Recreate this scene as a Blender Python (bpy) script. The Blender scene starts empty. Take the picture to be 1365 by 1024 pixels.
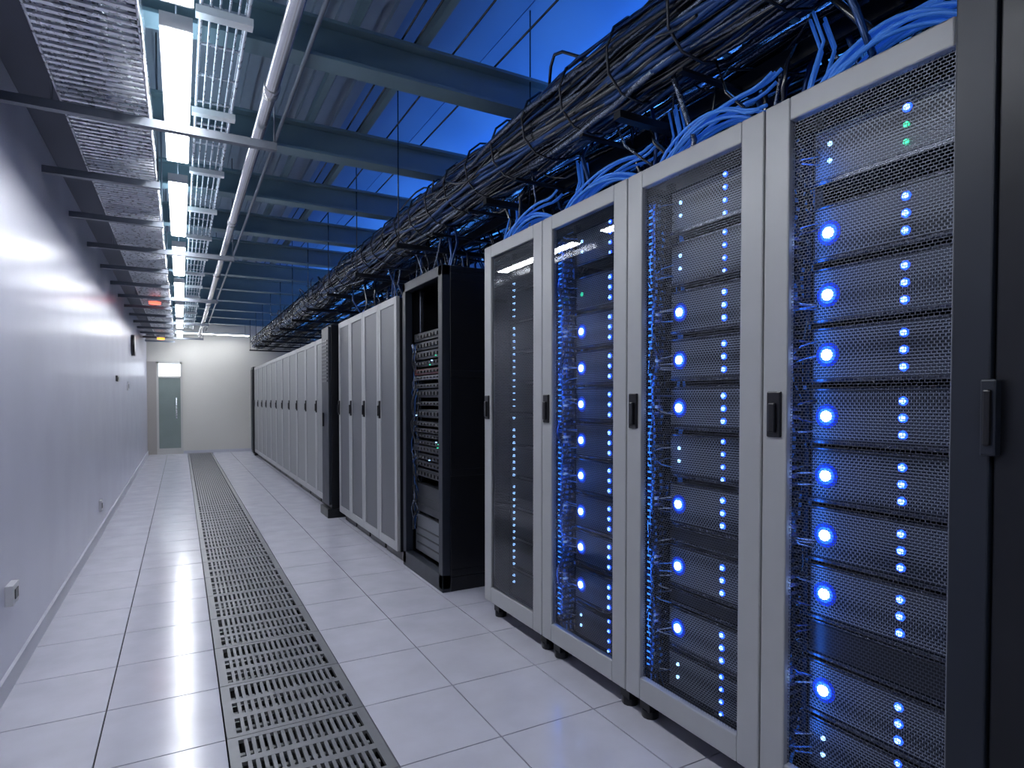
import bpy, math, random
from mathutils import Vector
R = random.Random(7)
scene = bpy.context.scene

# ---------------------------------------------------------------- materials
def newmat(name):
    m = bpy.data.materials.new(name); m.use_nodes = True
    nt = m.node_tree
    b = nt.nodes['Principled BSDF']
    return m, nt, b
def mat(name, col, rough=.5, metal=0., emit=None, es=0., noise=0., nscale=8., coat=0., bump=0., spec=None, sample=True):
    m, nt, b = newmat(name)
    b.inputs['Base Color'].default_value = (*col, 1)
    b.inputs['Roughness'].default_value = rough
    b.inputs['Metallic'].default_value = metal
    b.inputs['Coat Weight'].default_value = coat
    b.inputs['Coat Roughness'].default_value = .1
    if spec is not None: b.inputs['Specular IOR Level'].default_value = spec
    if emit:
        b.inputs['Emission Color'].default_value = (*emit, 1)
        b.inputs['Emission Strength'].default_value = es
        if not sample: m.cycles.emission_sampling = 'NONE'
    if noise or bump:
        tc = nt.nodes.new('ShaderNodeTexCoord')
        n = nt.nodes.new('ShaderNodeTexNoise'); n.inputs['Scale'].default_value = nscale
        n.inputs['Detail'].default_value = 4
        nt.links.new(tc.outputs['Object'], n.inputs['Vector'])
        if noise:
            r = nt.nodes.new('ShaderNodeMapRange')
            r.inputs['To Min'].default_value = 1-noise; r.inputs['To Max'].default_value = 1+noise
            nt.links.new(n.outputs['Fac'], r.inputs['Value'])
            mx = nt.nodes.new('ShaderNodeVectorMath'); mx.operation = 'SCALE'
            mx.inputs[0].default_value = col
            nt.links.new(r.outputs['Result'], mx.inputs['Scale'])
            nt.links.new(mx.outputs['Vector'], b.inputs['Base Color'])
            r2 = nt.nodes.new('ShaderNodeMapRange')
            r2.inputs['To Min'].default_value = rough*(1-noise); r2.inputs['To Max'].default_value = min(1, rough*(1+noise))
            nt.links.new(n.outputs['Fac'], r2.inputs['Value'])
            nt.links.new(r2.outputs['Result'], b.inputs['Roughness'])
        if bump:
            bp = nt.nodes.new('ShaderNodeBump'); bp.inputs['Strength'].default_value = bump
            bp.inputs['Distance'].default_value = .01
            nt.links.new(n.outputs['Fac'], bp.inputs['Height'])
            nt.links.new(bp.outputs['Normal'], b.inputs['Normal'])
    return m
def brickfac(nt, cell, rowh, mortar):
    tc = nt.nodes.new('ShaderNodeTexCoord')
    s = nt.nodes.new('ShaderNodeSeparateXYZ'); nt.links.new(tc.outputs['Object'], s.inputs[0])
    c = nt.nodes.new('ShaderNodeCombineXYZ')
    nt.links.new(s.outputs['Y'], c.inputs['X']); nt.links.new(s.outputs['Z'], c.inputs['Y'])
    br = nt.nodes.new('ShaderNodeTexBrick')
    br.inputs['Scale'].default_value = 1.0
    br.inputs['Brick Width'].default_value = cell
    br.inputs['Row Height'].default_value = rowh
    br.inputs['Mortar Size'].default_value = mortar
    br.inputs['Mortar Smooth'].default_value = 0
    nt.links.new(c.outputs[0], br.inputs['Vector'])
    return br.outputs['Fac']
def meshmat(name, cell, rowh, mortar, col, rough=.35, metal=.8):
    m, nt, b = newmat(name)
    b.inputs['Base Color'].default_value = (*col, 1)
    b.inputs['Roughness'].default_value = rough; b.inputs['Metallic'].default_value = metal
    nt.links.new(brickfac(nt, cell, rowh, mortar), b.inputs['Alpha'])
    return m
def perfmat(name, cell, rowh, mortar, colm, colh, rough=.4, metal=.3):
    m, nt, b = newmat(name)
    f = brickfac(nt, cell, rowh, mortar)
    mx = nt.nodes.new('ShaderNodeMix'); mx.data_type = 'RGBA'
    mx.inputs[6].default_value = (*colh, 1); mx.inputs[7].default_value = (*colm, 1)
    nt.links.new(f, mx.inputs[0]); nt.links.new(mx.outputs[2], b.inputs['Base Color'])
    b.inputs['Roughness'].default_value = rough; b.inputs['Metallic'].default_value = metal
    bp = nt.nodes.new('ShaderNodeBump'); bp.inputs['Strength'].default_value = .6; bp.inputs['Distance'].default_value = .003
    nt.links.new(f, bp.inputs['Height']); nt.links.new(bp.outputs['Normal'], b.inputs['Normal'])
    return m

M = {}
M['tile'] = mat('floor_tile_white', (.56, .56, .64), .17, noise=.15, nscale=5, bump=.07)
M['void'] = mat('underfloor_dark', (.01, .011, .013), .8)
M['grate'] = mat('grate_grey_metal', (.24, .245, .26), .42, .35, noise=.15, nscale=20)
M['blade'] = mat('damper_blade', (.34, .35, .37), .4, .5)
M['wall'] = mat('wall_satin_paint', (.56, .57, .68), .26, noise=.06, nscale=2, bump=.03)
M['wallend'] = mat('wall_offwhite_paint', (.62, .61, .57), .5, noise=.03, nscale=2)
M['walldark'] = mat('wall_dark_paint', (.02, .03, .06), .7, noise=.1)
M['soffit'] = mat('soffit_grey', (.12, .13, .17), .6, noise=.1)
M['base'] = mat('baseboard_grey', (.52, .53, .60), .35)
M['ceilblue'] = mat('ceiling_blue_panel', (.13, .26, .50), .5, noise=.12, nscale=1.5)
M['ceilgrey'] = mat('ceiling_deck_grey', (.28, .34, .42), .5, .1, noise=.1)
M['beam'] = mat('beam_teal_paint', (.17, .26, .30), .42, .1, noise=.12, nscale=6)
M['strut'] = mat('strut_galvanised', (.20, .22, .26), .4, .5, noise=.15, nscale=15)
M['silver'] = mat('galvanised_steel', (.76, .78, .83), .28, .6, noise=.15, nscale=30)
M['foil'] = mat('crinkled_foil', (.78, .80, .84), .2, .95, bump=.9, nscale=28)
M['pipe'] = mat('conduit_steel', (.70, .70, .72), .25, .8, noise=.1, nscale=10)
M['lighthouse'] = mat('fixture_white', (.8, .8, .8), .4)
M['tube'] = mat('tube_light_emission', (1, 1, 1), .5, emit=(.92, .95, 1.0), es=38)
M['upfill'] = mat('added_uplight_emission', (1, 1, 1), .5, emit=(.65, .84, 1.0), es=10)
M['frame'] = mat('rack_frame_silver', (.39, .395, .40), .42, .2, noise=.05, nscale=12)
M['rackblack'] = mat('rack_black_powdercoat', (.009, .010, .014), .35, .2, noise=.2, nscale=25)
M['postblack'] = mat('cabinet_black_satin', (.012, .016, .026), .42, .1, noise=.15, nscale=9)
M['handle'] = mat('handle_black_plastic', (.008, .008, .01), .3)
M['doormesh'] = meshmat('door_wire_mesh', .0125, .0085, .0009, (.09, .10, .13), .4, .6)
M['doormeshfine'] = meshmat('door_fine_mesh', .0115, .009, .0021, (.22, .225, .24), .4, .5)
M['bezel'] = perfmat('server_bezel_mesh', .0135, .0085, .0011, (.36, .40, .46), (.005, .007, .013), .38, .3)
M['farpanel'] = perfmat('far_door_perforated', .012, .010, .004, (.14, .145, .16), (.025, .027, .034), .45, .3)
M['farwhite'] = perfmat('far_door_white_perforated', .012, .010, .0045, (.24, .25, .25), (.09, .095, .098), .45, .2)
M['chassis'] = mat('server_chassis_dark', (.024, .027, .036), .3, .5, noise=.1, nscale=30)
M['lip'] = mat('server_lip_grey', (.10, .11, .14), .25, .8)
M['cable'] = mat('cable_black', (.016, .018, .022), .22, noise=.2, nscale=20, coat=.8)
M['cablegrey'] = mat('cable_wrap_grey', (.17, .20, .26), .2, .85, bump=1.0, nscale=45)
M['cableblue'] = mat('cable_blue', (.08, .26, .70), .35, emit=(.02, .14, .7), es=.2, sample=False)  # faint emission put in so the cables look blue-lit
M['cablenavy'] = mat('cable_navy', (.015, .06, .20), .3, .3)
M['cablewhite'] = mat('cable_white', (.40, .45, .55), .4)
M['cablered'] = mat('cable_red', (.5, .03, .02), .4)
M['ledcore'] = mat('led_blue_core', (.6, .8, 1), .3, emit=(.45, .70, 1.0), es=8)
M['ledhalo'] = mat('led_blue_glow_ring', (.02, .1, .9), .3, emit=(.012, .085, 1.0), es=3.0)  # glowing ring drawn around the LED core in place of bloom
M['ledhalo2'] = mat('led_blue_glow_outer', (.01, .03, .3), .3, emit=(.002, .035, .55), es=.8, sample=False)  # fainter outer ring of the same drawn bloom
M['ledsmall'] = mat('led_small_blue', (.4, .6, 1), .3, emit=(.30, .54, 1.0), es=3.2, sample=False)
M['ledgreen'] = mat('led_green', (.1, .9, .5), .3, emit=(.03, .6, .30), es=1.6, sample=False)
M['fillstrip'] = mat('fill_strip_blue', (.02, .1, .9), .3, emit=(.02, .15, 1.0), es=4)
M['ledred'] = mat('led_red', (.9, .1, .02), .3, emit=(1, .08, .05), es=4)
M['ledamber'] = mat('led_amber', (.9, .4, .02), .3, emit=(1, .4, .05), es=2)
M['glassgreen'] = mat('door_glass_green', (.22, .27, .26), .12, noise=.15, nscale=3)
M['doorframe'] = mat('door_frame_aluminium', (.55, .55, .53), .35, .4)
M['doorbeige'] = mat('door_leaf_beige', (.36, .34, .32), .5)
M['transom'] = mat('transom_lit', (.9, .95, 1), .4, emit=(.85, .93, 1), es=1.6)
M['plastic'] = mat('socket_plastic', (.55, .55, .58), .4)
M['gear1'] = mat('switch_grey', (.15, .16, .18), .35, .6)
M['gear2'] = mat('switch_dark', (.03, .034, .042), .35, .5)
M['gearred'] = mat('switch_red', (.07, .012, .012), .35)
def glassmat():
    m, nt, b = newmat('door_clear_panel')
    out = nt.nodes['Material Output']
    tr = nt.nodes.new('ShaderNodeBsdfTransparent'); tr.inputs[0].default_value = (.9, .93, .97, 1)
    gl = nt.nodes.new('ShaderNodeBsdfGlossy'); gl.inputs['Roughness'].default_value = .02
    lw = nt.nodes.new('ShaderNodeFresnel'); lw.inputs[0].default_value = 1.55
    mx = nt.nodes.new('ShaderNodeMixShader')
    nt.links.new(lw.outputs[0], mx.inputs[0]); nt.links.new(tr.outputs[0], mx.inputs[1]); nt.links.new(gl.outputs[0], mx.inputs[2])
    nt.links.new(mx.outputs[0], out.inputs['Surface'])
    return m
M['glass'] = glassmat()

# ---------------------------------------------------------------- mesh builder
class MB:
    def __init__(s): s.v = []; s.f = []; s.m = []; s.sm = []; s.mats = []
    def mi(s, k):
        if k not in s.mats: s.mats.append(k)
        return s.mats.index(k)
    def box(s, x0, x1, y0, y1, z0, z1, k):
        if x0 > x1: x0, x1 = x1, x0
        if y0 > y1: y0, y1 = y1, y0
        if z0 > z1: z0, z1 = z1, z0
        n = len(s.v)
        s.v += [(x0,y0,z0),(x1,y0,z0),(x1,y1,z0),(x0,y1,z0),(x0,y0,z1),(x1,y0,z1),(x1,y1,z1),(x0,y1,z1)]
        for q in [(3,2,1,0),(4,5,6,7),(0,1,5,4),(1,2,6,5),(2,3,7,6),(3,0,4,7)]:
            s.f.append(tuple(n+i for i in q)); s.m.append(s.mi(k)); s.sm.append(False)
    def quad(s, pts, k):
        n = len(s.v); s.v += [tuple(p) for p in pts]
        s.f.append(tuple(range(n, n+len(pts)))); s.m.append(s.mi(k)); s.sm.append(False)
    def tube(s, path, r, k, seg=6):
        P = [Vector(p) for p in path]; n0 = len(s.v)
        for i, p in enumerate(P):
            t = (P[min(i+1, len(P)-1)] - P[max(i-1, 0)])
            if t.length < 1e-9: t = Vector((0, 1, 0))
            t.normalize()
            up = Vector((0, 0, 1)) if abs(t.z) < .9 else Vector((0, 1, 0)) if abs(t.y) < .9 else Vector((1, 0, 0))
            a = t.cross(up).normalized(); b = a.cross(t)
            for j in range(seg):
                an = 2*math.pi*j/seg
                s.v.append(tuple(p + a*(r*math.cos(an)) + b*(r*math.sin(an))))
        for i in range(len(P)-1):
            for j in range(seg):
                j2 = (j+1) % seg
                s.f.append((n0+i*seg+j, n0+i*seg+j2, n0+(i+1)*seg+j2, n0+(i+1)*seg+j)); s.m.append(s.mi(k)); s.sm.append(True)
        s.f.append(tuple(n0+j for j in range(seg))[::-1]); s.m.append(s.mi(k)); s.sm.append(False)
        e = n0+(len(P)-1)*seg
        s.f.append(tuple(e+j for j in range(seg))); s.m.append(s.mi(k)); s.sm.append(False)
    def discx(s, x, y, z, r, k, th=.004, seg=14):
        s.tube([(x, y, z), (x-th, y, z)], r, k, seg)
    def finish(s, name, parent=None, bevel=0.):
        xs = [v[0] for v in s.v]; ys = [v[1] for v in s.v]; zs = [v[2] for v in s.v]
        if parent is not None: o = Vector(parent.location)
        else: o = Vector(((min(xs)+max(xs))/2, (min(ys)+max(ys))/2, min(zs)))
        me = bpy.data.meshes.new(name)
        me.from_pydata([(a-o.x, b-o.y, c-o.z) for a, b, c in s.v], [], s.f)
        for k in s.mats: me.materials.append(M[k])
        me.polygons.foreach_set('material_index', s.m)
        me.polygons.foreach_set('use_smooth', s.sm)
        me.update()
        ob = bpy.data.objects.new(name, me); scene.collection.objects.link(ob)
        if parent is not None: ob.parent = parent
        else: ob.location = o
        if bevel:
            bv = ob.modifiers.new('bevel', 'BEVEL'); bv.width = bevel; bv.segments = 2; bv.limit_method = 'ANGLE'
        return ob
def empty(name, loc):
    e = bpy.data.objects.new(name, None); e.location = loc; e.empty_display_size = .2
    scene.collection.objects.link(e); return e

XL, XR, YB, YE, ZC = -.69, 3.3, -2.2, 16.66, 3.62

# ---------------------------------------------------------------- room shell
b = MB()
rows = [2.534 + .48*k for k in range(-10, 31)]
rows = [YB] + [r for r in rows if YB < r < YE-.05] + [YE]
cols = [(XL, -.286), (-.286, .139), (.668, 1.073), (1.073, 1.51), (1.51, 1.94), (1.94, 2.37), (2.37, 2.80), (2.80, XR)]
g = .003
for (c0, c1) in cols:
    for i in range(len(rows)-1):
        b.box(c0+g, c1-g, rows[i]+g, rows[i+1]-g, -.03, 0, 'tile')
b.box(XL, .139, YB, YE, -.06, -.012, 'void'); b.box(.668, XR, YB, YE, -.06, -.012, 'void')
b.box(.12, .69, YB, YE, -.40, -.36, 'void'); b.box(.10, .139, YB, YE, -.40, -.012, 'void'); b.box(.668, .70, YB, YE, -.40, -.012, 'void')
b.finish('floor')

b = MB()   # floor grating, slotted panels
gx0, gx1 = .142, .665
for i in range(len(rows)-1):
    y0, y1 = rows[i]+.002, rows[i+1]-.002
    if y0 > YE-.3:
        b.box(gx0, gx1, y0, y1, -.02, .001, 'grate'); continue
    S = .036
    b.box(gx0, gx0+S, y0, y1, -.012, .002, 'grate'); b.box(gx1-S, gx1, y0, y1, -.012, .002, 'grate')
    b.box(gx0+S, gx1-S, y0, y0+.026, -.012, .002, 'grate'); b.box(gx0+S, gx1-S, y1-.026, y1, -.012, .002, 'grate')
    n = 3; L = (y1-y0-.052)
    for k in range(1, n):
        yc = y0+.026+L*k/n
        b.box(gx0+S, gx1-S, yc-.018, yc+.018, -.012, .0015, 'grate')
    w = gx1-gx0-2*S; nb = 17
    for k in range(1, nb):
        xc = gx0+S+w*k/nb
        b.box(xc-.0068, xc+.0068, y0+.026, y1-.026, -.012, .001, 'grate')
    for k in range(6):
        yc = y0+.05+L*k/6
        b.box(gx0+.03, gx1-.03, yc, yc+.02, -.05, -.035, 'blade')
b.finish('floor_grate')

b = MB(); b.box(XL-.12, XL, YB, YE, -.06, ZC, 'wall'); b.finish('wall_left')
b = MB(); b.box(XL, XR, YE, YE+.12, -.06, ZC, 'wallend'); b.finish('wall_end')
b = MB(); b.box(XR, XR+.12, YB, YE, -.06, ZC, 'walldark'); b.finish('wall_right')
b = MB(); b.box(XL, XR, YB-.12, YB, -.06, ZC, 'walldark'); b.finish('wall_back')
b = MB(); b.box(XL, XL+.012, YB, YE, 0, .09, 'base'); b.box(XL, XL+.016, YB, YE, .085, .095, 'base'); b.finish('baseboard_left')
b = MB(); b.box(.05, XR, YE-.012, YE, 0, .07, 'base'); b.finish('baseboard_end')
b = MB()
b.box(XL, XR, YB, YE, ZC, ZC+.1, 'ceilgrey')
x = XL
while x < 1.15:
    b.box(x, x+.07, YB, YE, ZC-.04, ZC, 'ceilgrey'); x += .14
x = 1.2
while x < XR-.1:
    x1 = min(x+.62, XR)
    b.box(x, x1-.006, YB, YE, ZC-.02, ZC, 'ceilblue'); x = x1
b.finish('ceiling')
b = MB(); b.box(XL, XL+.22, YB, YE, 2.82, 3.2, 'soffit'); b.finish('trim_soffit', bevel=.004)

# ---------------------------------------------------------------- ceiling beams
def beam(y):
    b = MB(); z0 = 3.0; z1 = 3.2
    b.box(XL, XR, y-.07, y+.07, z0, z0+.018, 'beam')
    b.box(XL, XR, y-.008, y+.008, z0+.018, z1-.018, 'beam')
    b.box(XL, XR, y-.07, y+.07, z1-.018, z1, 'beam')
    b.finish('ceiling_beam', bevel=.002)
for y in [-.5, .75, 1.95, 3.20, 4.42, 5.6, 6.8, 8.0, 9.2, 10.4, 11.6, 12.8, 14.0, 15.2]: beam(y)
b = MB()
for x in (.8, 1.17): b.box(x-.02, x+.02, YB, YE, 3.2, 3.25, 'beam')
b.finish('ceiling_purlins')
b = MB()
for x in (1.05, 1.12, 1.34, 1.60): b.tube([(x, YB, 3.207), (x, YE, 3.207)], .006, 'cable', 6)
b.finish('ceiling_cable_wires')

# support struts
for k in range(0, 14):
    y = 3.45 + .97*k
    full = (k % 3 == 0)
    b = MB()
    xe = .46 if full else -.10
    b.box(XL, xe, y-.02, y+.02, 2.615, 2.619, 'strut')
    b.box(XL, xe, y-.02, y-.016, 2.619, 2.655, 'strut'); b.box(XL, xe, y+.016, y+.02, 2.619, 2.655, 'strut')
    for xx in ((-.50, .45) if full else (-.11,)):
        b.tube([(xx, y, 2.62), (xx, y, ZC)], .005, 'strut', 6)
    b.finish('support_strut')

# ---------------------------------------------------------------- ceiling lights
starts = [-1.4, 1.06, 2.74, 4.65, 6.6, 8.6, 10.6, 12.6, 14.6]
for ys in starts:
    e = empty('ceiling_light', (0, ys+.75, 2.75))
    b = MB()
    b.box(-.055, .055, ys, ys+1.5, 2.762, 2.80, 'lighthouse')
    b.box(-.058, -.050, ys, ys+1.5, 2.75, 2.80, 'lighthouse'); b.box(.050, .058, ys, ys+1.5, 2.75, 2.80, 'lighthouse')
    b.box(-.058, .058, ys-.01, ys, 2.745, 2.80, 'lighthouse'); b.box(-.058, .058, ys+1.5, ys+1.51, 2.745, 2.80, 'lighthouse')
    for yy in (ys+.2, ys+1.3): b.tube([(0, yy, 2.8), (0, yy, ZC)], .004, 'strut', 6)
    b.finish('housing', e)
    b = MB(); b.box(-.049, .049, ys+.005, ys+1.495, 2.742, 2.760, 'tube'); b.finish('diffuser', e)
    b = MB(); b.box(-.045, .045, ys+.01, ys+1.49, 2.801, 2.804, 'upfill'); b.finish('added_uplight', e)  # glowing strip added on top to brighten the ceiling, unseen from below

# ---------------------------------------------------------------- left cable tray with its cables
WT = empty('wire_cable_tray', (-.3, 7.0, 2.68))
b = MB()
x0, x1, z0 = -.47, -.12, 2.68
y = -1.5
while y < 15.5:
    b.box(x0, x1, y, y+.022, z0, z0+.008, 'silver'); y += .05
for x in (x0, x1):
    for zz in (z0, z0+.05, z0+.11):
        b.tube([(x, -1.5+.25*i, zz+R.uniform(-.003, .003)) for i in range(69)], .006, 'silver', 5)
yy = -1.5
while yy < 15.5:
    for x in (x0, x1): b.box(x-.003, x+.003, yy, yy+.008, z0, z0+.12, 'silver')
    yy += .1
for s_ in range(42):
    ya = -1.5+s_*.4
    if s_ % 3 == 2: continue
    zj = R.uniform(-.012, .012); xj = R.uniform(-.006, .006)
    b.quad([(x1+.008+xj, ya, z0+.0), (x1+.008, ya+.38, z0+.004+zj), (x1+.012, ya+.38, z0+.11), (x1+.01+xj, ya, z0+.11+zj)], 'foil')
b.finish('basket', WT)
b = MB()
for i in range(14):
    xx = x0+.03+.3*R.random(); zz = z0+.025+.08*R.random(); ph = R.random()*6
    b.tube([(xx+.012*math.sin(ph+t*1.1), -1.5+.34*t, zz+.008*math.cos(ph+t*.8)) for t in range(50)], R.uniform(.008, .016), R.choice(['cablegrey', 'cablewhite', 'foil', 'foil']), 6)
b.finish('grey_cables', WT)
b = MB()
for s in range(9):
    ya = -1.5+s*.58
    b.box(-.46, -.14, ya, ya+.56, 2.83, 2.96, 'foil')
    b.box(-.475, -.125, ya+.50, ya+.57, 2.82, 2.97, 'silver')
b.finish('foil_wrapped_duct', bevel=.02)

# ladder tray between light and pipe
LT = empty('ladder_cable_tray', (.18, 7.0, 2.9))
b = MB()
for x in (.09, .125, .16, .195, .23, .265):
    b.tube([(x, -1.5, 2.90), (x, 15.5, 2.90)], .005 if x not in (.09, .265) else .008, 'silver', 6)
for x in (.09, .265): b.tube([(x, -1.5, 2.96), (x, 15.5, 2.96)], .006, 'silver', 6)
y = -1.4
while y < 15.4:
    b.box(.085, .27, y, y+.012, 2.903, 2.912, 'silver')
    for x in (.09, .265): b.box(x-.003, x+.003, y, y+.008, 2.9, 2.96, 'silver')
    y += .3
b.finish('rungs_and_rails', LT)
b = MB()
for sx in range(3, 17):
    y = 3.45+.97*(sx-5)+.3
    b.box(.07, .285, y, y+.05, 2.86, 2.891, 'lighthouse')
b.finish('brackets', LT)

b = MB(); b.tube([(.385, -2, 2.74), (.385, 15.8, 2.74)], .03, 'pipe', 16)
for k in range(7):
    y = .6+2.4*k; b.tube([(.385, y, 2.74), (.385, y+.09, 2.74)], .037, 'pipe', 16)
b.finish('conduit_pipe')
b = MB(); b.tube([(.56, -2, 2.988), (.56, YE, 2.988)], .012, 'strut', 10)
b.finish('thin_conduit')

# ---------------------------------------------------------------- server racks (front row, mesh doors)
XF = 1.60
HR = 2.20
def server(b, ya, yb, zc, h, kind, near, ledb):
    xf = 1.72
    z0, z1 = zc-h/2, zc+h/2
    b.box(xf+.012, xf+.65, ya+.012, yb-.012, z0+.004, z1-.004, 'chassis')
    b.box(xf, xf+.014, ya, yb, z0, z1, 'chassis')
    b.box(xf-.010, xf+.004, ya, yb, z0, z0+.010, 'lip')
    b.box(xf-.006, xf+.004, ya, yb, z1-.006, z1, 'lip')
    b.box(xf-.012, xf+.004, ya-.02, ya+.004, z0, z1, 'lip'); b.box(xf-.012, xf+.004, yb-.004, yb+.018, z0, z1, 'lip')
    if kind == 'blank':
        b.box(xf-.004, xf+.01, ya+.01, yb-.01, z0+.014, z1-.01, 'chassis'); return
    b.box(xf-.006, xf+.004, ya+.012, yb-.012, z0+.014, z1-.010, 'bezel')
    if kind == 'plain': return
    ys = near+.255
    n = 4 if kind == 'small' else 3
    for i in range(n):
        z = zc + (i-(n-1)/2)*.046
        k = 'ledsmall'
        if kind == 'green' and i < 2: k = 'ledgreen'
        r = .0078 if n == 3 else .0055
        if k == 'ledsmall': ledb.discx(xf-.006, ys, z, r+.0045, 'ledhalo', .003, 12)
        ledb.discx(xf-.008, ys, z, r, k, .005, 12)
    if kind in ('big', 'biggreen'):
        yl = near+.475
        if kind == 'big':
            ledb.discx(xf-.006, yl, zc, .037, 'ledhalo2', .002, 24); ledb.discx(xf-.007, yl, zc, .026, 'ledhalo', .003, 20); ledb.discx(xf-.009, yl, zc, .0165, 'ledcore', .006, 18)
        else:
            ledb.discx(xf-.006, yl, zc, .010, 'ledgreen', .004, 12)
    if kind in ('small', 'green'):
        for i in range(2):
            ledb.discx(xf-.006, near+.475, zc-.02+i*.05, .007, 'ledsmall', .004, 10)

def blue_lamp(name, parent, loc, rot, sx, sy, p, col=(.03, .2, 1)):
    l = bpy.data.lights.new(name, 'AREA'); l.shape = 'RECTANGLE'; l.size = sx; l.size_y = sy; l.energy = p; l.color = col
    o = bpy.data.objects.new(name, l); scene.collection.objects.link(o); o.rotation_euler = rot
    if parent is not None:
        o.parent = parent; o.location = Vector(loc)-Vector(parent.location)
    else: o.location = loc
    return o

def mesh_rack(near, far, servers, glass=False, cables=True, ledcol=False):
    e = empty('server_rack', (XF+.5, (near+far)/2, 0))
    n, f = near+.003, far-.003
    b = MB()
    b.box(XF+.03, XF+1.0, n, n+.02, .09, HR-.01, 'rackblack'); b.box(XF+.03, XF+1.0, f-.02, f, .09, HR-.01, 'rackblack')
    b.box(XF+.98, XF+1.0, n, f, .09, HR-.01, 'rackblack')
    b.box(XF+.03, XF+1.0, n, f, HR-.03, HR-.008, 'rackblack'); b.box(XF+.03, XF+1.0, n, f, .09, .12, 'rackblack')
    for yy in (n+.075, f-.105): b.box(1.735, 1.765, yy, yy+.03, .12, HR-.03, 'rackblack')
    for yy in (n+.03, f-.09):
        for xx in (XF+.05, XF+.88):
            b.box(xx, xx+.06, yy, yy+.06, .03, .09, 'rackblack'); b.tube([(xx+.03, yy+.03, 0), (xx+.03, yy+.03, .035)], .035, 'rackblack', 12)
    b.finish('cabinet', e, bevel=.003)
    b = MB()
    S = .086
    b.box(XF, XF+.03, n, n+S, .10, HR, 'frame'); b.box(XF, XF+.03, f-S, f, .10, HR, 'frame')
    b.box(XF, XF+.03, n+S, f-S, HR-.07, HR, 'frame'); b.box(XF, XF+.03, n+S, f-S, .10, .19, 'frame')
    b.box(XF+.03, XF+.06, n+.01, n+.05, .12, HR-.03, 'rackblack'); b.box(XF+.03, XF+.06, f-.05, f-.01, .12, HR-.03, 'rackblack')
    b.finish('door_frame', e, bevel=.005)
    b = MB()
    xm = XF+.018
    b.quad([(xm, f-S, .19), (xm, n+S, .19), (xm, n+S, HR-.07), (xm, f-S, HR-.07)], 'doormesh' if not ledcol else 'doormeshfine')
    b.finish('door_mesh', e)
    if glass:
        b = MB(); xm = XF+.010
        b.quad([(xm, f-S, .19), (xm, n+S, .19), (xm, n+S, HR-.07), (xm, f-S, HR-.07)], 'glass'); b.finish('door_glass', e)
    b = MB(); yh = f-.045
    b.box(XF-.010, XF+.004, yh-.024, yh+.024, 1.185, 1.325, 'handle'); b.box(XF-.020, XF-.008, yh-.012, yh+.012, 1.20, 1.29, 'handle')
    b.finish('door_handle', e, bevel=.004)
    b = MB(); lb = MB()
    ya, yb = near+.115, near+.535
    for zc, h, kind in servers: server(b, ya, yb, zc, h, kind, near, lb)
    b.finish('servers', e)
    if ledcol:
        z = .28
        while z < 1.95:
            lb.discx(1.634, near+.345, z, .0065, 'ledsmall', .010, 10); z += .036+.03*(R.random() > .8)
    if lb.v: lb.finish('status_leds', e)
    if cables:
        b = MB()
        for i in range(24):
            yb0 = near+.555+.06*R.random(); xb = 1.655+.16*R.random(); ph = R.random()*6; am = R.uniform(.006, .018)
            b.tube([(xb+am*math.sin(ph+t*.9), min(f-.025, yb0+am*math.cos(ph*2+t*1.3)), .14+.05*t) for t in range(40)], R.uniform(.003, .006),
                   R.choice(['cablenavy', 'cable', 'cablenavy', 'cable', 'cablegrey', 'cableblue']), 5)
        for zc, h, kind in servers:
            for q in range(4):
                y0 = near+.54; z0 = zc+R.uniform(-.05, .05)
                y1 = near+.58+.04*R.random(); dz = R.uniform(-.12, .12)
                b.tube([(1.71, y0-.03, z0), (1.68, y0, z0+dz*.1), (1.67, y1-.01, z0+dz*.4), (1.70, y1, z0+dz), (1.74, y1, z0+dz*1.5)], .0025, R.choice(['cablenavy', 'cableblue', 'cablewhite', 'cable']), 5)
        b.finish('patch_cables', e)
        b = MB(); z = .2
        while z < 2.1:
            b.box(1.65, 1.71, near+.545, near+.549, z, z+.012, 'lip'); b.box(1.65, 1.654, near+.549, near+.60, z, z+.008, 'lip'); b.box(1.655, 1.71, f-.028, f-.024, z, z+.012, 'lip'); z += .026
        b.finish('cable_manager', e)
        b = MB(); b.box(1.636, 1.644, f-.07, f-.058, .2, 2.1, 'rackblack'); b.finish('rack_fill_channel', e)  # channel made up to hold the added lamp
        blue_lamp('rack_fill_lamp', e, (1.645, f-.075, 1.15), (math.radians(-90), 0, math.radians(25)), .015, 1.85, 1.8)  # added lamp behind the stile, turns cables and server fronts blue
    return e
A = [(2.035, .17, 'green')] + [(z, .165, 'big') for z in (1.80, 1.615, 1.435, 1.25, 1.07, .889, .71, .414)] + [(.565, .11, 'blank'), (.235, .17, 'small')]
B = [(2.035, .17, 'small'), (1.83, .165, 'small')] + [(z, .165, 'big') for z in (1.64, 1.455, 1.268, .89, .646, .40)] + [(1.08, .165, 'small'), (.77, .06, 'blank'), (.523, .06, 'blank'), (.225, .16, 'small')]
C = [(2.035, .17, 'small'), (1.81, .165, 'biggreen')] + [(z, .165, 'big') for z in (1.63, 1.453, 1.278, 1.103, .93, .755, .58, .395)] + [(.215, .16, 'small')]
D = [(.22+.18*i, .165, 'blank') for i in range(11)]
mesh_rack(.68, 1.298, A)
mesh_rack(1.298, 1.958, B)
mesh_rack(1.958, 2.620, C, glass=True)
mesh_rack(2.620, 3.283, D, glass=True, cables=False, ledcol=True)

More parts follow.
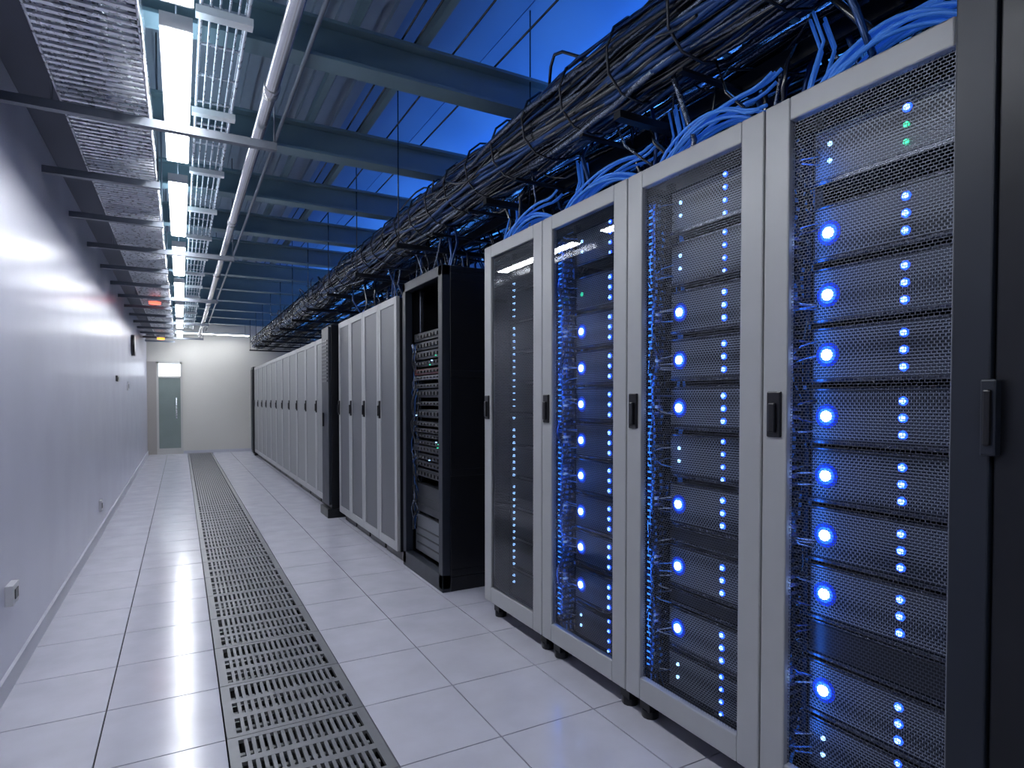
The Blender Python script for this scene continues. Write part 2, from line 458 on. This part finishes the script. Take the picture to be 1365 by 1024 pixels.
# ---------------------------------------------------------------- near black cabinet
e = empty('black_network_cabinet', (1.9, .3, 0))
b = MB()
xf = 1.40; y0, y1, H = -.1, .672, 2.41
b.box(xf+.03, 2.4, y0, y1, .0, H, 'postblack')
b.box(xf, xf+.03, y1-.072, y1, .02, H, 'postblack'); b.box(xf, xf+.03, y0, y0+.072, .02, H, 'postblack')
b.finish('cabinet', e, bevel=.004)
b = MB(); b.box(xf+.006, xf+.03, y0+.075, y1-.076, .06, H-.05, 'rackblack'); b.finish('door_panel', e, bevel=.004)
b = MB(); b.box(xf-.02, xf+.004, y1-.090, y1-.062, 1.19, 1.34, 'postblack'); b.box(xf-.03, xf-.018, y1-.084, y1-.070, 1.21, 1.32, 'handle'); b.finish('door_handle', e, bevel=.004)

# ---------------------------------------------------------------- open black rack
e = empty('open_server_rack', (2.0, 4.2, 0))
xf = 1.53; y0, y1, H = 3.78, 4.60, 2.20
b = MB()
b.box(xf, xf+.06, y0, y0+.07, 0.02, H, 'postblack'); b.box(xf, xf+.06, y1-.07, y1, 0.02, H, 'postblack')
b.box(xf, xf+.06, y0, y1, H-.07, H, 'postblack'); b.box(xf, xf+.06, y0, y1, .0, .12, 'postblack')
b.box(xf+.06, xf+1.0, y1-.02, y1, .0, H, 'rackblack')
b.box(xf+.06, xf+1.0, y0, y1, H-.03, H, 'rackblack'); b.box(xf+.06, xf+1.0, y0, y1, 0, .1, 'rackblack')
b.box(xf+.98, xf+1.0, y0, y1, .0, H, 'rackblack')
for z in (.1, .78, 1.45, 2.10): b.box(xf+.06, xf+1.0, y0, y0+.03, z, z+.05, 'rackblack')
b.box(xf+.06, xf+1.0, y0+.004, y0+.016, .1, H-.02, 'rackblack')
b.box(xf+.1, xf+.13, y0+.1, y0+.13, .1, H-.05, 'lip'); b.box(xf+.1, xf+.13, y1-.13, y1-.1, .1, H-.05, 'lip')
b.finish('frame', e, bevel=.005)
b = MB()
z = .72
while z < 1.75:
    h = R.choice([.03, .042, .042, .06]); k = R.choice(['gear1', 'gear2', 'gear1', 'gear2', 'gear2'])
    if abs(z-1.5) < .03: k = 'gearred'
    b.box(xf+.08-R.uniform(0, .03), xf+.6, y0+.11, y1-.11, z, z+h, k)
    for q in range(8):
        b.box(xf+.045, xf+.055, y0+.14+q*.065, y0+.18+q*.065, z+h*.3, z+h*.7, 'handle')
    z += h+R.choice([.01, .02, .03])
b.box(xf+.07, xf+.7, y0+.1, y1-.1, .14, .42, 'gear1'); b.box(xf+.07, xf+.7, y0+.1, y1-.1, .45, .66, 'gear2')
for zz in (.2, .26, .32, .50, .56): b.box(xf+.062, xf+.072, y0+.14, y1-.14, zz, zz+.01, 'gear2')
b.finish('network_switches', e, bevel=.002)
b = MB()
for i in range(10):
    yc = y1-.1-.04*R.random(); ph = R.random()*6
    b.tube([(xf+.05+.03*R.random()+.015*math.sin(ph+t), yc+.02*math.cos(ph+t*1.2), .3+.075*t) for t in range(20)], .005, R.choice(['cablegrey', 'cable', 'cablenavy', 'cable']), 5)
for i in range(8):
    z = R.uniform(.75, 1.7); yy = R.uniform(y0+.15, y1-.15)
    b.box(xf+.035, xf+.045, yy, yy+.007, z, z+.006, R.choice(['ledgreen', 'ledsmall', 'ledgreen']))
b.finish('hanging_cables', e)

# ---------------------------------------------------------------- plain door racks
def plain_rack(near, far, xf, H, panel, frame='frame', name='server_rack'):
    e = empty(name, (xf+.5, (near+far)/2, 0))
    n, f = near+.004, far-.004
    b = MB()
    b.box(xf+.03, xf+1.0, n, f, .08, H-.01, 'rackblack')
    b.box(xf+.06, xf+.95, n+.02, f-.02, 0, .08, 'rackblack')
    b.finish('cabinet', e, bevel=.003)
    b = MB(); S = .055
    b.box(xf, xf+.03, n, n+S, .09, H, frame); b.box(xf, xf+.03, f-S, f, .09, H, frame)
    b.box(xf, xf+.03, n+S, f-S, H-.06, H, frame); b.box(xf, xf+.03, n+S, f-S, .09, .16, frame)
    b.finish('door_frame', e, bevel=.004)
    b = MB(); b.box(xf+.008, xf+.03, n+S-.002, f-S+.002, .158, H-.058, panel); b.finish('door_panel', e)
    b = MB(); yh = f-.03
    b.box(xf-.012, xf+.004, yh-.022, yh+.022, 1.14, 1.29, 'handle'); b.box(xf-.022, xf-.01, yh-.01, yh+.01, 1.16, 1.25, 'handle')
    b.finish('door_handle', e, bevel=.003)
w = (6.66-4.66)/4
for i in range(4): plain_rack(4.66+i*w, 4.66+(i+1)*w, 1.50, 2.12, 'farpanel')
e = empty('black_power_cabinet', (1.9, 6.98, 0))
b = MB()
b.box(1.45, 2.4, 6.80, 7.15, .10, 2.12, 'rackblack'); b.box(1.40, 2.42, 6.77, 7.17, 0, .10, 'rackblack'); b.box(1.42, 1.45, 6.80, 7.15, .14, 2.10, 'postblack')
b.finish('cabinet', e, bevel=.006)
b = MB()
for q in range(12): b.box(1.412, 1.421, 6.84, 7.11, 1.5+.04*q, 1.515+.04*q, 'chassis')
b.box(1.405, 1.421, 7.05, 7.08, 1.0, 1.15, 'handle'); b.finish('vent_louvres', e)
w = (15.2-7.2)/11
for i in range(11): plain_rack(7.2+i*w, 7.2+(i+1)*w, 1.50, 2.04, 'farwhite')
e = empty('black_end_cabinet', (1.9, 15.4, 0))
b = MB(); b.box(1.47, 2.45, 15.22, 15.6, .06, 2.06, 'rackblack'); b.box(1.50, 2.42, 15.24, 15.58, 0, .06, 'rackblack'); b.finish('cabinet', e, bevel=.006)
b = MB(); b.box(1.455, 1.47, 15.26, 15.56, .12, 2.0, 'postblack'); b.finish('door_panel', e, bevel=.003)

# ---------------------------------------------------------------- overhead cable mass
OT = empty('overhead_cable_tray', (1.9, 7.0, 2.45))
def along(b, x, z, r, k, ya=-1.5, yb=15.6, step=.14, am=.012, seg=6):
    ph, ph2 = R.random()*6, R.random()*6; f1, f2 = R.uniform(1, 2.6), R.uniform(1, 2.6)
    n = int((yb-ya)/step)
    b.tube([(x+am*math.sin(ph+f1*t*step*1.7)+R.uniform(-.005, .005), ya+t*step, z+am*math.cos(ph2+f2*t*step*1.7)+R.uniform(-.005, .005)) for t in range(n+1)], r, k, seg)
b = MB()
CX, CZ = 1.63, 2.645
for i in range(130):
    an = R.random()*6.283; rr = math.sqrt(R.random())
    if i < 95: rr = R.uniform(.8, 1.05)
    x = CX+.15*rr*math.cos(an); z = CZ+.125*rr*math.sin(an)
    along(b, x, z, R.uniform(.005, .014), R.choice(['cable', 'cable', 'cable', 'cablegrey', 'cablegrey', 'cablenavy']), am=R.uniform(.01, .028))
for i in range(22):
    along(b, R.uniform(1.9, 2.45), R.uniform(2.54, 2.72), R.uniform(.01, .025), R.choice(['cable', 'cable', 'cablegrey', 'cablenavy']), am=.02)
for i in range(26):
    along(b, R.uniform(1.75, 2.4), R.uniform(2.85, 2.93), R.uniform(.007, .018), R.choice(['cable', 'cablegrey', 'cablegrey']), am=.018, ya=-1.5, yb=8)
y = -1.4
while y < 15.4:
    pts = [(CX+.185*math.cos(t*.5236), y+.02*math.sin(t), CZ+.16*math.sin(t*.5236)) for t in range(13)]
    b.tube(pts, .006, 'cable', 5); y += .33
b.finish('cable_bundle', OT)
b = MB()
for x in (1.86, 2.50): b.box(x-.008, x+.008, -1.5, 15.6, 2.45, 2.51, 'rackblack')
y = -1.4
while y < 15.5:
    b.box(1.55, 2.5, y, y+.025, 2.45, 2.462, 'rackblack'); y += .6
for x in (1.75, 2.45): b.box(x-.008, x+.008, -1.5, 8, 2.78, 2.82, 'rackblack')
y = -1.4
while y < 8:
    b.box(1.75, 2.45, y, y+.025, 2.80, 2.81, 'rackblack'); y += .3
y = .75
while y < 15.5:
    xs_ = 1.84 if y < 4 else 1.42
    for x in (xs_, 2.52): b.tube([(x, y, 2.43), (x, y, ZC)], .005, 'cable', 6)
    b.box(1.54 if y < 4 else 1.40, 2.56, y-.02, y+.02, 2.42, 2.45, 'rackblack'); y += 1.2
b.finish('ladder_frame', OT)
b = MB()
for i in range(190):
    y = R.uniform(.1, 7.0); x = R.uniform(1.64, 2.3); zt = R.uniform(2.50, 2.62)
    zb = 2.20 if y < 3.28 else 2.14
    if 3.28 < y < 3.78: continue
    if 3.78 < y < 4.6: zb = 2.2
    if y < .68: continue
    if 6.66 < y: zb = 2.25
    y2 = y+R.uniform(-.25, .25)
    if y2 < .7 < y or y2 > 3.26 > y: y2 = y
    b.tube([(x, y, zt), (x-.03, y+(y2-y)*.2, zt-.06), (x+R.uniform(-.06, .04), (y+y2)/2, (zt+zb)/2+R.uniform(-.05, .03)), (x+R.uniform(-.04, .04), y2, zb+.05), (x, y2, zb+.002)],
           R.uniform(.005, .012), R.choice(['cable', 'cable', 'cablegrey', 'cablegrey', 'cablenavy', 'cablenavy']), 6)
for i in range(110):
    y = R.uniform(.3, 12.5); x = R.uniform(1.42, 2.1); L = R.uniform(.3, .9); z = R.uniform(2.50, 2.82)
    b.tube([(x+.05*math.sin(t*.7+i), y+L*t/8, z+.06*math.sin(t*.8+i*2)) for t in range(9)], R.uniform(.004, .009), R.choice(['cable', 'cablegrey', 'cable']), 6)
b.finish('hanging_black_cables', OT)
b = MB()
for (n, f) in ((.68, 1.298), (1.298, 1.958), (1.958, 2.62), (2.62, 3.283)):
    h0 = R.uniform(.07, .10)
    for i in range(12):
        ya = f-R.uniform(.14, .22); x = 1.63+.08*R.random(); h = h0+R.uniform(-.01, .035)
        yb_ = n+R.uniform(.02, .10); xe = x+R.uniform(.05, .15)
        pts = []
        for t in range(13):
            s = t/12
            pts.append((x+(xe-x)*s, ya+(yb_-ya)*s, 2.203+h*math.sin(math.pi*min(1, s*1.15)*.87)**.7 + (.12*s*s if i % 3 == 0 else 0)))
        b.tube(pts, .006, 'cableblue', 6)
    for i in range(5):
        y = f-.03-.07*R.random(); x = 1.68+.1*R.random()
        b.tube([(x, y, 2.2), (x+.01, y-.01, 2.28), (x+.03, y-.03, 2.38), (x+.05, y+.02, 2.5)], .005, 'cableblue', 6)
b.finish('blue_patch_cables', OT)
b = MB()
b.tube([(1.43, 1.00, 2.72), (1.42, 1.08, 2.735), (1.43, 1.16, 2.72)], .012, 'cablered', 8)
b.finish('red_power_cable', OT)
e = empty('blue_fill_light', (2.75, 5, 2.3))  # housings and strips made up to carry the ceiling's blue light
b = MB()
for k in range(8):
    y = .6+2.0*k; b.box(2.72, 2.80, y, y+1.2, 2.62, 2.66, 'rackblack'); b.box(2.735, 2.785, y+.02, y+1.18, 2.66, 2.665, 'fillstrip')
    for q in (y+.1, y+1.1): b.tube([(2.76, q, 2.66), (2.76, q, ZC-.02)], .004, 'cable', 6)
b.finish('fill_fixture', e)
blue_lamp('blue_uplight', e, (2.76, 7.5, 2.68), (math.pi, 0, 0), .25, 15, 150, (.10, .36, 1))
blue_lamp('blue_tray_fill', e, (2.55, 3.6, 2.34), (0, math.radians(-110), 0), .1, 7.0, 80, (.05, .28, 1))  # bare lamp added for blue shine around the tray
blue_lamp('blue_bundle_fill', e, (2.2, 6.0, 3.15), (0, math.radians(-30), 0), .1, 13.0, 75, (.08, .30, 1))  # bare lamp added above the bundle for blue shine

b = MB(); b.tube([(1.55, 1.56, ZC), (1.55, 1.56, 2.93)], .006, 'cable', 6); b.tube([(1.55, 1.56, 2.93), (1.55, 1.56, 2.91), (1.55, 1.56, 2.88), (1.55, 1.56, 2.865)], .03, 'handle', 14)
b.tube([(1.55, 1.56, 2.89), (1.50, 1.50, 2.87)], .02, 'handle', 12); b.finish('security_camera')

# ---------------------------------------------------------------- end of the room
e = empty('door_1', (-.235, YE, 0))
b = MB()
b.box(-.50, -.455, YE-.05, YE, 0, 2.2, 'doorframe'); b.box(.0, .045, YE-.05, YE, 0, 2.2, 'doorframe')
b.box(-.50, .045, YE-.05, YE, 2.16, 2.22, 'doorframe'); b.box(-.455, 0, YE-.05, YE, 1.82, 1.86, 'doorframe'); b.box(-.455, 0, YE-.05, YE, 0, .14, 'doorframe')
b.finish('frame', e)
b = MB(); b.box(-.455, 0, YE-.03, YE-.01, .14, 1.82, 'glassgreen'); b.finish('glass_leaf', e)
b = MB(); b.box(-.455, 0, YE-.03, YE-.01, 1.86, 2.16, 'transom'); b.finish('transom_window', e)
b = MB(); b.tube([(-.09, YE-.08, .85), (-.09, YE-.08, 1.35)], .015, 'silver', 8); b.box(-.10, -.08, YE-.08, YE-.03, .88, .9, 'silver'); b.box(-.10, -.08, YE-.08, YE-.03, 1.3, 1.32, 'silver'); b.finish('pull_handle', e)
b = MB(); b.box(XL+.0, -.50, YE-.04, YE, 0, 2.2, 'doorbeige'); b.finish('trim_1')
e = empty('end_wall_fill', (.7, 16.2, 2.9))  # added light to brighten the end wall
b = MB(); b.box(-.1, 1.5, 16.12, 16.20, 2.86, 2.90, 'lighthouse')
for xx in (0, 1.4): b.tube([(xx, 16.16, 2.9), (xx, 16.16, ZC)], .005, 'strut', 6)
b.finish('housing', e)
b = MB(); b.box(-.08, 1.48, 16.13, 16.19, 2.850, 2.86, 'tube'); b.finish('diffuser', e)

def wallbox(name, y, z, w, h, k, d=.02):
    b = MB(); b.box(XL, XL+d, y-w/2, y+w/2, z-h/2, z+h/2, 'plastic' if k is None else k)
    b.box(XL+d, XL+d+.004, y-w/4, y+w/4, z-h/4, z+h/4, 'handle'); b.finish(name, bevel=.003)
wallbox('power_socket', 6.96, .29, .12, .10, None)
wallbox('power_socket', 3.46, .43, .12, .09, None, .03)
wallbox('wall_control_panel', 8.9, 1.56, .22, .07, 'handle')
wallbox('light_switch', 10.6, 1.5, .12, .12, None)
b = MB(); b.tube([(XL, 11.6, 2.18), (XL+.05, 11.6, 2.18)], .17, 'handle', 24); b.tube([(XL+.05, 11.6, 2.18), (XL+.055, 11.6, 2.18)], .145, 'plastic', 24); b.finish('wall_clock')
b = MB(); b.tube([(-.30, 9.8, 2.672), (-.30, 9.8, 2.655)], .08, 'lighthouse', 16); b.tube([(-.30, 9.8, 2.655), (-.30, 9.8, 2.625)], .07, 'ledred', 16); b.finish('red_beacon_light')
b = MB(); b.tube([(-.35, 14.75, 2.672), (-.35, 14.75, 2.60)], .08, 'lighthouse', 16); b.tube([(-.35, 14.75, 2.60), (-.35, 14.75, 2.56)], .07, 'ledamber', 16); b.finish('amber_beacon_light')

# ---------------------------------------------------------------- world + camera
w = bpy.data.worlds.new('world'); scene.world = w; w.use_nodes = True
w.node_tree.nodes['Background'].inputs[0].default_value = (.05, .12, .35, 1)
w.node_tree.nodes['Background'].inputs[1].default_value = .3

cam = bpy.data.cameras.new('camera'); co = bpy.data.objects.new('camera', cam); scene.collection.objects.link(co)
cam.sensor_width = 36; cam.lens = 36*810/1365; cam.clip_start = .05
co.location = (0, 0, 1.3); co.rotation_euler = (math.radians(90-1.28), 0, math.radians(-28.6))
cam.shift_y = 39/1365
scene.camera = co
scene.view_settings.view_transform = 'Standard'
scene.view_settings.look = 'None'
scene.view_settings.exposure = 0.0
